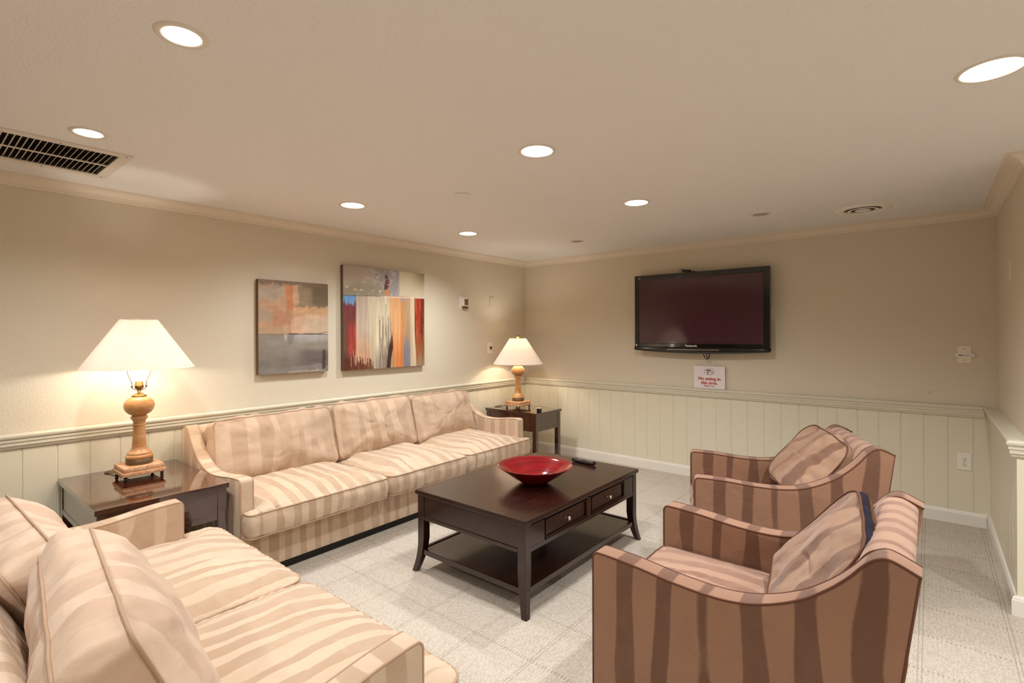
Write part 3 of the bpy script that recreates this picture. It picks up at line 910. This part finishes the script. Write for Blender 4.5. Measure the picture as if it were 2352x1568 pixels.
# ================================================================ TABLE LAMPS
def table_lamp(label, x, y, z, shade_z, ball=None, finial=True):
    t = thing('table_lamp', label, 'table lamp', (x, y, z), 0, 'pleated shade table lamps')
    h = .108
    for sx in (-1, 1):
        for sy in (-1, 1):
            obj('foot', lathe([(.0001, 0), (.008, .002), (.010, .008), (.007, .014), (.005, .017), (.009, .021), (.009, .027), (.006, .031)], 16, sx*(h-.018), sy*(h-.018)), M_darkmetal, t, True)
    pl = boxes((-h, h, -h, h, .030, .052), bev=.004)
    box(pl, -h+.006, h-.006, -h+.006, h-.006, .050, .080, bev=.008)
    smooth_angle(obj('base_plate', pl, M_pine_pale, t), .5)
    obj('band', lathe([(.066, .080), (.068, .082), (.068, .110), (.064, .112)], 48), M_disc, t, True)
    colp = [(.064, .112), (.069, .118), (.070, .126), (.066, .134), (.060, .137), (.062, .141), (.060, .147), (.050, .153),
            (.041, .166), (.0365, .185), (.034, .22), (.0315, .27), (.0305, .30), (.030, .305), (.034, .308), (.034, .314), (.030, .317),
            (.030, .325), (.033, .337), (.040, .347), (.044, .353), (.044, .357), (.038, .366), (.032, .370)]
    smooth_angle(obj('column', lathe(colp, 48), M_pine, t), .9)
    bl = []
    R_, H_ = .077, .063
    for k in range(25):
        a = -PI/2+PI*k/24
        a = max(-1.12, min(1.22, a))
        bl.append((R_*math.cos(a), .425+H_*math.sin(a)))
    obj('ball', lathe(bl, 48), M_pine, t, True)
    top = .425+H_*math.sin(1.22)
    obj('cap', lathe([(.038, top-.004), (.038, top+.002), (.024, top+.008), (.020, top+.014), (.010, top+.018), (.008, top+.034), (.006, top+.038)], 32), M_brass, t, True)
    s0 = top+.036
    obj('socket', lathe([(.010, s0), (.022, s0+.007), (.023, s0+.026), (.020, s0+.029), (.020, s0+.050), (.014, s0+.054)], 28), M_brass, t, True)
    bz = s0+.05
    obj('bulb', lathe([(.012, bz), (.022, bz+.004), (.022, bz+.020), (.024, bz+.03), (.028, bz+.05), (.026, bz+.075), (.016, bz+.092), (.0001, bz+.098)], 24), M_cfl, t, True)
    # harp
    hz = shade_z+.285
    bm = bmesh.new()
    for s in (-1, 1):
        pts = catmull([(0, 0, s0-.004), (0, s*.020, s0), (0, s*.036, s0+.014), (0, s*.036, s0+.03), (0, s*.038, s0+.05), (0, s*.056, s0+.10), (0, s*.060, s0+.17), (0, s*.045, hz-.03), (0, s*.015, hz-.004), (0, 0, hz)], 5)
        tube(bm, pts, .0022)
        lathe([(.0045, s0+.014), (.0045, s0+.032)], 12, 0, s*.036, bm)
    obj('harp', bm, M_brass, t, True)
    # pleated shade
    n = 220; r0, r1, hh = .280, .092, .290
    bm = bmesh.new(); rings = []
    for k in range(9):
        f = k/8; rr = r0+(r1-r0)*f; am = .0042*(1-.5*f)
        rings.append([bm.verts.new(((rr+(am if i % 2 else -am))*math.cos(2*PI*i/n), (rr+(am if i % 2 else -am))*math.sin(2*PI*i/n), shade_z+hh*f)) for i in range(n)])
    for a, b in zip(rings, rings[1:]):
        for i in range(n): bm.faces.new((a[i], a[(i+1) % n], b[(i+1) % n], b[i]))
    obj('lamp_shade', bm, M_shade, t)
    bm = bmesh.new()
    for k in range(3):
        a = 2*PI*k/3+.4
        tube(bm, [(0, 0, hz), (r1*math.cos(a), r1*math.sin(a), shade_z+hh-.006)], .0018)
    tube(bm, [(r1*math.cos(2*PI*i/40), r1*math.sin(2*PI*i/40), shade_z+hh-.003) for i in range(40)], .002, True)
    obj('spider', bm, M_brass, t, True)
    if finial:
        obj('finial', lathe([(.010, hz-.002), (.012, hz+.004), (.012, hz+.016), (.017, hz+.019), (.017, hz+.026), (.012, hz+.036), (.006, hz+.042), (.004, hz+.046), (.007, hz+.050), (.0075, hz+.055), (.004, hz+.060), (.0001, hz+.062)], 24), M_brass, t, True)
    # cord
    bm = bmesh.new()
    tube(bm, catmull([(-h+.01, -.02, .034), (-h-.03, -.05, .02), (-h-.09, -.10, .004), (-h-.14, -.115, .004), (-h-.165, -.07, .004), (-h-.155, -.01, .006), (-h-.19, .05, .01) if False else (-h-.165, .04, .005)], 6), .0028)
    obj('cord', bm, M_disc, t, True)
    ld = bpy.data.lights.new('bulb_glow', 'POINT'); ld.energy = BULB_W; ld.color = (1, .95, .87); ld.shadow_soft_size = .03
    lo = bpy.data.objects.new('lamp_light', ld); col.objects.link(lo); lo.parent = t; lo.location = (0, 0, bz+.13)
    return t
table_lamp('wooden baluster lamp with pleated shade on the near end table, bulb socket showing', .325, -4.19, .6, .650, finial=False)
table_lamp('wooden baluster lamp with pleated shade on the far corner end table', .36, -.60, .6, .502)

# little dark gadget on the far end table
t = thing('desk_clock', 'tiny dark square gadget with a pale top on the far end table', 'clock', (.74, -.71, .6), math.radians(20))
obj('case', boxes((-.024, .024, -.018, .018, 0, .040), bev=.004), M_blackmat, t)
obj('face', boxes((-.027, .027, -.021, .021, .039, .047), bev=.003), M_silver, t)

# ================================================================ TELEVISION
def tvset():
    x0, x1, z0, z1, yf = 1.562, 2.88, 1.268, 2.054, -.10
    cx, cz = (x0+x1)/2, (z0+z1)/2
    t = thing('television', 'black flat screen television hung on the far wall', 'television', (cx, -.002, cz))
    hw, hz = (x1-x0)/2, (z1-z0)/2
    L, R, T, B = .044, .058, .052, .075
    bm = boxes((-hw, -hw+L, yf, yf+.05, -hz+.01, hz), (hw-R, hw, yf, yf+.05, -hz+.01, hz), (-hw+L, hw-R, yf, yf+.05, hz-T, hz), (-hw+L, hw-R, yf, yf+.05, -hz+.01, -hz+B), bev=.004)
    obj('bezel', bm, M_black, t)
    # bowed chin below the screen
    n = 24; bm = bmesh.new(); rows = []
    for k in range(n+1):
        f = k/n*2-1; x = f*hw; dip = .026*(1-f*f)
        sec = [(yf+.03, -hz+.035), (yf-.002, -hz+.038), (yf-.012, -hz+.026-dip*.3), (yf-.010, -hz+.006-dip), (yf+.01, -hz-dip), (yf+.045, -hz-dip+.004)]
        rows.append([bm.verts.new((x, a, b)) for a, b in sec])
    for a, b in zip(rows, rows[1:]):
        for i in range(6): bm.faces.new((a[i], a[(i+1) % 6], b[(i+1) % 6], b[i]))
    bm.faces.new(rows[0]); bm.faces.new(rows[-1][::-1])
    obj('chin', bm, M_black, t, True)
    obj('screen', boxes((-hw+L-.001, hw-R+.001, yf+.008, yf+.02, -hz+B-.001, hz-T+.001)), M_screen, t)
    obj('back_housing', boxes((-hw+.03, hw-.03, yf+.048, -.035, -hz+.03, hz-.03), bev=.01), M_blackmat, t)
    obj('wall_bracket', boxes((-.2, .2, -.036, .0, -.15, .15)), M_darkmetal, t)
    obj('trim_strip', boxes((-.30, .215, yf-.0128, yf-.009, -hz+.010, -hz+.0155)), M_silver, t)
    bm = bmesh.new()
    for (a, b_, c_, d_) in ((.055, .03, .075, .0), (.075, .0, .105, .03), (.062, .03, .082, .005), (.08, .005, .105, .03)):
        pass
    tube(bm, catmull([(.055, yf+.03, -hz+.01), (.057, yf+.03, -hz-.035), (.075, yf+.03, -hz-.068), (.095, yf+.03, -hz-.075), (.112, yf+.03, -hz-.055), (.118, yf+.03, -hz+.01)], 5), .0045)
    tube(bm, catmull([(.075, yf+.036, -hz+.01), (.082, yf+.036, -hz-.03), (.096, yf+.036, -hz-.066), (.106, yf+.036, -hz-.07)], 5), .004)
    obj('cable', bm, M_blackmat, t, True)
    return t, cx, cz, hw, hz, yf
TVT, tcx, tcz, thw, thz, tyf = tvset()

def text(name, s, size, loc, rot, mat, parent, align='CENTER', ext=.0006, off=0.0, sx=1.0, bold=0.0):
    cu = bpy.data.curves.new(name, 'FONT'); cu.body = s; cu.size = size; cu.extrude = ext; cu.offset = off
    cu.align_x = align; cu.align_y = 'CENTER'
    o = bpy.data.objects.new('tmp', cu); col.objects.link(o)
    dg_ = bpy.context.evaluated_depsgraph_get()
    me = bpy.data.meshes.new_from_object(o.evaluated_get(dg_)); bpy.data.objects.remove(o)
    me.materials.clear()
    if bold:
        b_ = bmesh.new(); b_.from_mesh(me)
        for k, (dx, dy) in enumerate(((bold, 0), (-bold, 0), (0, bold*.4))):
            m2_ = me.copy(); m2_.transform(Matrix.Translation((dx, dy, .00004*(k+1)))); b_.from_mesh(m2_); bpy.data.meshes.remove(m2_)
        b_.to_mesh(me); b_.free()
    r = link(name, me, mat, parent); r.location = loc; r.rotation_euler = rot; r.scale = (sx, 1, 1)
    return r
FR = (PI/2, 0, 0)
text('logo_lettering', 'Panasonic', .030, (-.055, tyf-.001, -thz+.052), FR, M_textw, TVT, bold=.0008)
text('badge_lettering', 'VIERA', .012, (-thw+.055, tyf-.001, thz-.030), FR, M_textw, TVT)
obj('energy_sticker', boxes((-thw+.014, -thw+.028, tyf-.001, tyf, -thz+.045, -thz+.062)), M_textw, TVT)

t = thing('camera_sensor', 'small black camera box resting on top of the television', 'webcam', (2.10, -.085, 2.054))
obj('case', boxes((-.055, .0, -.022, .018, .010, .034), bev=.004), M_black, t)
obj('mount', boxes((-.01, .055, -.018, .03, .0, .026), bev=.006), M_blackmat, t)
obj('lens', boxes((-.048, -.03, -.0235, -.021, .014, .028)), M_silver, t)
bm = bmesh.new(); tube(bm, [(.05, .0, .006), (.09, .01, .006), (.11, .03, .004)], .004); obj('cord', bm, M_blackmat, t)

# ================================================================ WALL SIGN
t = thing('wall_sign', 'white sign in red lettering standing on the chair rail under the television', 'sign', (2.316, -.012, .897))
obj('panel', boxes((-.150, .150, -.014, -.002, 0, .222), bev=.001, seg=1), M_paper, t)
text('lettering', 'No eating in', .0445, (0, -.0145, .098), FR, M_red, t, sx=.98, bold=.0015)
text('lettering', 'this area.', .0445, (0, -.0145, .058), FR, M_red, t, sx=.98, bold=.0015)
text('lettering', 'Thank You.', .023, (0, -.0145, .027), FR, M_red, t, bold=.0006)
bm = bmesh.new()
tube(bm, [(.050*math.cos(2*PI*k/40), -.015, .168+.030*math.sin(2*PI*k/40)) for k in range(40)], .0013, True, 4)
for poly in ([(-.022, .163), (-.004, .163), (-.012, .142)], [(.022, .166), (.034, .166), (.029, .152)]):
    A = [bm.verts.new((a, -.0148, b)) for a, b in poly]; bm.faces.new(A)
    B = [bm.verts.new((a, -.0142, b)) for a, b in poly]; bm.faces.new(B[::-1])
    for k in range(3): bm.faces.new((A[k], B[k], B[(k+1) % 3], A[(k+1) % 3]))
tube(bm, [(-.006+.021*math.cos(2*PI*k/24), -.0148, .181+.0055*math.sin(2*PI*k/24)) for k in range(24)], .0028, True, 4)
tube(bm, [(-.003, -.0148, .176), (.028, -.0148, .145)], .0012, n=4)
tube(bm, [(-.028, -.0148, .188), (-.014, -.0148, .178)], .0016, n=4)
tube(bm, [(.022+.0, -.0148, .168), (.028, -.0148, .176), (.034, -.0148, .168)], .001, n=4)
obj('emblem', bm, M_ink, t)

# ================================================================ WALL FITTINGS
def plate(name, label, cat, o, rot, w, h, mat, group='wall plates'):
    t = thing(name, label, cat, o, rot, group)
    obj('cover_plate', boxes((-w/2, w/2, -.006, 0, -h/2, h/2), bev=.002), mat, t)
    return t
def screws(t, zs):
    for z in zs:
        k = lathe([(.0035, 0), (.0035, .0012), (.0001, .0016)], 12)
        k.transform(Matrix.Translation((0, -.006, z)) @ Matrix.Rotation(PI/2, 4, 'X')); obj('screw', k, M_disc, t)
t = plate('wall_plate', 'blank ivory wall plate with a white label tape across it, high near the right corner', 'wall plate', (4.195, 0, 1.279), 0, .080, .129, M_ivory)
screws(t, (.042, -.042))
obj('label_tape', boxes((-.055, .060, -.0085, -.0062, -.018, .008)), M_paper, t)
obj('label_print', boxes((-.034, -.010, -.0092, -.0085, -.009, -.003), (-.008, .034, -.0092, -.0085, -.007, -.005)), M_ink, t)
def outlet(label, o, rot, mat=M_white, w=.080, h=.128, plugged=False):
    t = plate('electrical_outlet', label, 'outlet', o, rot, w, h, mat, 'electrical outlets')
    for s in (-1, 1):
        k = lathe([(.0172, 0), (.0172, .003), (.016, .004)], 28)
        k.transform(Matrix.Translation((0, -.005, s*.0205)) @ Matrix.Rotation(PI/2, 4, 'X') @ Matrix.Diagonal((1, .82, 1, 1)))
        r = obj('receptacle', k, M_ivory, t)
        bm = boxes((-.0075, -.0055, -.0098, -.0085, s*.0205-.001, s*.0205+.007), (.0055, .0075, -.0098, -.0085, s*.0205-.001, s*.0205+.006), (-.002, .002, -.0098, -.0085, s*.0205-.010, s*.0205-.006))
        obj('slot', bm, M_ink, r)
    screws(t, (0,))
    return t
outlet('white duplex outlet low on the panelling near the right corner', (4.192, -.008, .474), 0)
t = outlet('duplex outlet with a small black plug on the left wall beside the far lamp', (0.0, -.682, 1.281), PI/2, M_ivory, .088, .130)
k = boxes((-.008, .012, -.028, -.009, -.012, .014), bev=.003); obj('plug', k, M_blackmat, t)
t = plate('wall_plate', 'blank painted wall plate high on the left wall near the corner', 'wall plate', (0.0, -.646, 1.817), PI/2, .070, .120, M_wall)
screws(t, (.042, -.042))
t = plate('wall_plate', 'painted wall plate half hidden behind the right edge of the television', 'wall plate', (2.846, 0, 1.622), 0, .080, .130, M_ivory)
t = plate('wall_plate', 'ivory wall plate high on the right wall, seen edge on', 'wall plate', (WX, -.82, 1.815), -PI/2, .075, .118, M_ivory)
# thermostat
t = thing('thermostat', 'white thermostat with a brown grille on the left wall', 'thermostat', (0.0, -1.115, 1.788), PI/2)
obj('back_plate', boxes((-.068, .055, -.006, 0, -.064, .070), bev=.002), M_white, t)
obj('body', boxes((-.035, .046, -.042, -.005, -.036, .052), bev=.004), M_white, t)
obj('grille', boxes((-.025, .035, -.044, -.0415, -.026, .043), bev=.001, seg=1), plain('thermostat_grille', (122, 84, 46), .6), t)
obj('lower_housing', boxes((-.030, .042, -.034, -.005, -.062, -.036), bev=.003), M_disc, t)
# little hook
t = thing('wall_hook', 'tiny white hook on the far wall, right of the sign', 'hook', (3.987, 0, .988))
k = lathe([(.007, 0), (.007, .003), (.003, .005), (.003, .016), (.006, .019), (.0001, .022)], 16)
k.transform(Matrix.Rotation(PI/2, 4, 'X')); obj('knob', k, M_white, t, True)

# ================================================================ PAINTINGS
def sm(a, b, x):
    if b == a: return 1.0 if x >= a else 0.0
    t = max(0, min(1, (x-a)/(b-a))); return t*t*(3-2*t)
def mixc(c, d, t): return tuple(x*(1-t)+y*t for x, y in zip(c, d))
def nz(x, y, sx, sy, s=0): return noise.fractal(Vector((x*sx+s*7.3, y*sy, s*1.7)), 1, 2, 4)
def rect(c, col_, u, v, u0, u1, v0, v1, e=.012, k=1.0, jag=.01, s=1):
    j = jag*nz(u, v, 9, 9, s)*2; j2 = jag*nz(u, v, 14, 5, s+5)*2
    f = sm(u0-e, u0+e, u+j)*(1-sm(u1-e, u1+e, u+j))*sm(v0-e, v0+e, v+j2)*(1-sm(v1-e, v1+e, v+j2))
    return mixc(c, col_, f*k)

def paint_a(u, v):
    c = (190, 146, 108)
    c = rect(c, (146, 124, 96), u, v, .5, 1.1, .70, 1.1, .03, 1, .02, 1)
    c = rect(c, (104, 88, 62), u, v, .74, 1.1, .74, 1.1, .06, .8, .03, 2)
    c = rect(c, (176, 156, 134), u, v, -.1, .38, .80, .95, .03, .85, .03, 3)
    c = rect(c, (122, 98, 76), u, v, -.1, 1.1, .955, 1.1, .02, .85, .02, 4)
    c = rect(c, (200, 122, 74), u, v, .37, .475, .68, .95, .012, .95, .01, 5)
    c = rect(c, (200, 160, 118), u, v, .475, .55, .74, .97, .012, .9, .01, 6)
    c = rect(c, (172, 150, 124), u, v, -.1, .20, .56, .70, .03, .8, .02, 7)
    c = rect(c, (184, 128, 92), u, v, .20, .43, .50, .70, .03, .8, .02, 8)
    c = rect(c, (186, 154, 120), u, v, -.1, .40, .42, .50, .02, .8, .01, 9)
    c = rect(c, (208, 164, 132), u, v, .45, 1.1, .42, .65, .02, .95, .02, 10)
    c = rect(c, (206, 158, 112), u, v, .48, 1.1, .64, .73, .015, .9, .02, 11)
    c = rect(c, (200, 180, 148), u, v, .62, 1.1, .42, .60, .08, .8, .03, 12)
    c = rect(c, (128, 82, 56), u, v, .42, 1.1, .731, .739, .004, .7*max(0, min(1, .5+1.5*nz(u, v, 6, 3, 2))), .006, 13)
    g = (146, 136, 122)
    if v < .424:
        g = mixc(g, (176, 172, 168), sm(.30, .42, v)*sm(.3, .55, u))
        g = mixc(g, (120, 110, 100), sm(.32, .1, v) if False else (1-sm(.10, .30, v))*.7)
        g = mixc(g, (104, 90, 86), sm(.45, .7, u)*(1-sm(.2, .28, v))*.8)
        g = rect(g, (134, 126, 118), u, v, -.1, 1.1, -.1, .075, .01, .9, .012, 14)
        g = rect(g, (176, 160, 138), u, v, .40, .95, -.01, .022, .006, .7, .012, 15)
        g = rect(g, (70, 48, 50), u, v, .91, .955, .02, .24, .012, .8, .01, 16)
        g = rect(g, (190, 184, 170), u, v, .36, .39, .36, .42, .008, .7, .01, 17)
        g = rect(g, (122, 116, 112), u, v, .40, .48, .32, .42, .01, .6, .01, 18)
        c = g
    ln = .424+.006*nz(u, 0, 5, 1, 3)
    if u > .40: c = mixc(c, (44, 28, 22), (1-sm(.002, .006, abs(v-ln-.002)))*.95)
    else: c = mixc(c, (96, 76, 60), (1-sm(.001, .004, abs(v-ln)))*.6)
    if u > .82:
        l2 = ln+.024*sm(.82, 1.0, u)
        c = mixc(c, (226, 206, 182), 1.0 if ln+.004 < v < l2 else 0)
        c = mixc(c, (60, 40, 30), (1-sm(.001, .005, abs(v-l2)))*.9)
    n_ = 1+.07*nz(u, v, 5, 18, 21)+.03*nz(u, v, 20, 6, 22)
    g_ = sum(c)/3; c = tuple(x*.88+g_*.12 for x in c)
    return tuple(x*n_ for x in c)

def paint_b(u, v):
    H = .715+.035*u
    if v > H:
        c = (172, 162, 144)
        c = mixc(c, (190, 172, 160), .7*sm(.2, .35, v-H+.1*nz(u, v, 4, 4, 1)+.15)*(1-sm(.2, .45, u)))
        c = rect(c, (150, 140, 112), u, v, -.1, .48, H-.02, H+.10, .05, .8, .02, 2)
        c = rect(c, (150, 142, 138), u, v, .40, .66, .80, 1.1, .03, .7, .05, 3)
        c = rect(c, (156, 146, 146), u, v, .52, .66, H-.1, 1.1, .008, .9, .01, 4)
        c = rect(c, (200, 186, 154), u, v, .66, 1.1, H-.1, 1.1, .01, 1, .01, 5)
        c = mixc(c, (132, 116, 78), sm(.75, 1.05, u)*sm(H, 1.0, v)*.85)
        c = rect(c, (206, 190, 164), u, v, .66, .72, H, .84, .02, .6, .02, 6)
        c = rect(c, (66, 40, 36), u, v, .475, .515, .80, .95, .006, .95, .012, 7)
        c = rect(c, (120, 30, 22), u, v, .487, .518, .82, .90, .006, .8, .008, 8)
        c = rect(c, (212, 130, 76), u, v, .475, .52, H-.02, .80, .006, .95, .01, 9)
        for q in (.04, .13, .20, .42): c = mixc(c, (222, 208, 176), (1-sm(.6, 1.2, math.hypot((u-q)/.022, (v-.795+.02*(q > .1))/.009)))*.9)
        if nz(u, v, 16, 22, 9) > .32 and .2 < u < .62 and v > .84: c = mixc(c, (196, 188, 180), .6)
        if nz(u, v, 26, 26, 19) > .45 and .15 < u < .7: c = mixc(c, (200, 190, 170), .5)
        return c
    st = nz(u, v, 42, 1.6, 30); st2 = nz(u, v, 90, 2.6, 31)
    c = (206, 190, 166)
    # cream field
    c = rect(c, (208, 196, 164), u, v, .26, .50, -.1, .74, .05, .9, .04, 10)
    c = rect(c, (186, 162, 148), u, v, .13, .27, .3, .72, .03, .6, .02, 11)
    c = mixc(c, (190, 140, 108), (1-sm(.12, .45, v))*(1-sm(.25, .38, u))*.8)
    c = mixc(c, (148, 136, 124), (1-sm(.05, .28, v))*sm(.30, .40, u)*(1-sm(.48, .55, u))*.85)
    if .40 < u < .56 and v < .45+.3*st: c = mixc(c, (118, 100, 86), sm(.0, .25, st2+.05)*.75)
    # left red block
    if u < .15:
        r = (120, 58, 56); r = mixc(r, (186, 74, 56), sm(.03, .07, u)*(1-sm(.38, .52, v))*1.0)
        r = mixc(r, (104, 82, 66), (1-sm(.02, .06, u))*(1-sm(.4, .55, v)))
        r = mixc(r, (112, 158, 208), sm(.615, .65, v+.05*st))
        r = mixc(r, (70, 32, 24), (1-sm(.06, .22, v+.1*st))*.9)
        r = mixc(r, (96, 40, 44), sm(.1, .3, st)*.5*(1-sm(.6, .64, v)))
        c = mixc(r, c, sm(.125, .15, u+.01*st))
    if .08 < u < .24 and v < .14+.12*st2: c = mixc(c, (216, 172, 136) if st2 > 0 else (74, 34, 24), .7)
    if u < .34 and v < .07+.09*st: c = mixc(c, (92, 46, 30), .8)
    # dark wedge
    e0 = .585-.07*(1-sm(.0, .42, v)) - .0*v
    if v < .52 and e0-.035 < u < e0+.03: c = mixc(c, (66, 36, 24), sm(e0-.035, e0-.005, u+.02*st)*(1-sm(.30, .52, v)))
    elif v < .6 and .54 < u < .59: c = mixc(c, (150, 122, 98), .6)
    # orange column
    a0 = .535+.045*(1-sm(.15, .7, v)) ; a1 = .715
    o_ = mixc((214, 160, 110), (206, 128, 74), 1-sm(.05, .45, v)); o_ = mixc(o_, (190, 116, 60), sm(.66, .70, u)*.6)
    c = mixc(c, o_, sm(a0-.006, a0+.006, u)*(1-sm(a1-.006, a1+.006, u)))
    # right of it
    if u > a1-.004:
        g = (186, 150, 112)
        g = mixc(g, (150, 120, 84), sm(.0, .3, st)*.6)
        g = mixc(g, (128, 124, 132), (1-sm(.22, .42, v+.25*abs(u-.755)/.05*.4)))
        g = mixc(g, (206, 184, 154), sm(.80, .815, u))
        e = .865 + .02*(1-sm(0, .4, v))
        q = mixc((132, 40, 24), (84, 34, 20), sm(.0, .2, st)); q = mixc(q, (176, 56, 34), (1-sm(.02, .05, abs(u-.92)))*.7)
        q = mixc(q, (196, 140, 92), sm(.2, .4, st2)*.6)
        q = mixc(q, (140, 88, 50), (1-sm(.15, .4, v))*.8); q = mixc(q, (170, 150, 122), (1-sm(.05, .22, v+.2*st2))*.7)
        g = mixc(g, q, sm(e-.006, e+.006, u)*(1-sm(.725, .735, v)))
        c = mixc(c, g, sm(a1-.004, a1+.004, u))
    c = rect(c, (120, 160, 204), u, v, .695, .714, .685, .735, .003, 1, .002, 40)
    c = mixc(c, (66, 56, 46), (1-sm(.001, .005, abs(v-H+.003)))*(.8 if u < .42 else 0))
    c = mixc(c, (222, 206, 180), (1-sm(.003, .010, abs(v-H+.012)))*(.8 if u > .46 else 0))
    n_ = 1+.10*st+.05*st2
    return tuple(x*n_ for x in c)

def painting(label, y0, y1, z0, z1, th, fn, edge, seed):
    t = thing('canvas_painting', label, 'painting', (.002, (y0+y1)/2, (z0+z1)/2), PI/2, 'abstract paintings over the sofa')
    w_, h_ = y1-y0, z1-z0
    obj('canvas_wrap', boxes((-w_/2, w_/2, -th+.0015, 0, -h_/2, h_/2), bev=.002, seg=1), edge, t)
    nx, nyy = int(w_/.0045), int(h_/.0045)
    me = bpy.data.meshes.new('painted_face')
    vv = []; cc = []
    for j in range(nyy+1):
        for i in range(nx+1):
            u, v = i/nx, j/nyy
            vv.append((-w_/2+.0015+(w_-.003)*u, -th, -h_/2+.0015+(h_-.003)*v))
            c = fn(u, v); cc.append(lin(tuple(max(0, min(255, q)) for q in c)))
    ff_ = [(j*(nx+1)+i, j*(nx+1)+i+1, (j+1)*(nx+1)+i+1, (j+1)*(nx+1)+i) for j in range(nyy) for i in range(nx)]
    me.from_pydata(vv, [], ff_)
    at = me.color_attributes.new('paint', 'FLOAT_COLOR', 'POINT')
    at.data.foreach_set('color', [q for c in cc for q in c])
    me.materials.append(M_paint)
    link('painted_face', me, None, t)
painting('smaller abstract canvas, peach blocks above a grey field', -3.363, -2.780, 1.137, 1.873, .04, paint_a, M_canvas_edge, 1)
painting('larger abstract canvas with red, cream and orange vertical bands', -2.638, -1.715, 1.128, 2.055, .04, paint_b, M_canvas_edge2, 2)

# ================================================================ behind the camera (seen only in the television's reflection)
t = thing('storage_cabinet', 'dark brown tall cabinet on the left wall, seen mirrored in the television', 'cabinet', (0.25, -6.6, 0))
obj('body', boxes((-.24, .22, -.95, .95, 0, 1.74)), M_esp_end, t)
for s in (-1, 1):
    d = obj('door', boxes((.22, .24, min(0.01*s, .93*s), max(.01*s, .93*s), .06, 1.70), bev=.003), M_esp_end, t)
    obj('handle', boxes((.24, .26, s*.05-.008, s*.05+.008, .8, .95), bev=.003), M_brass, d)
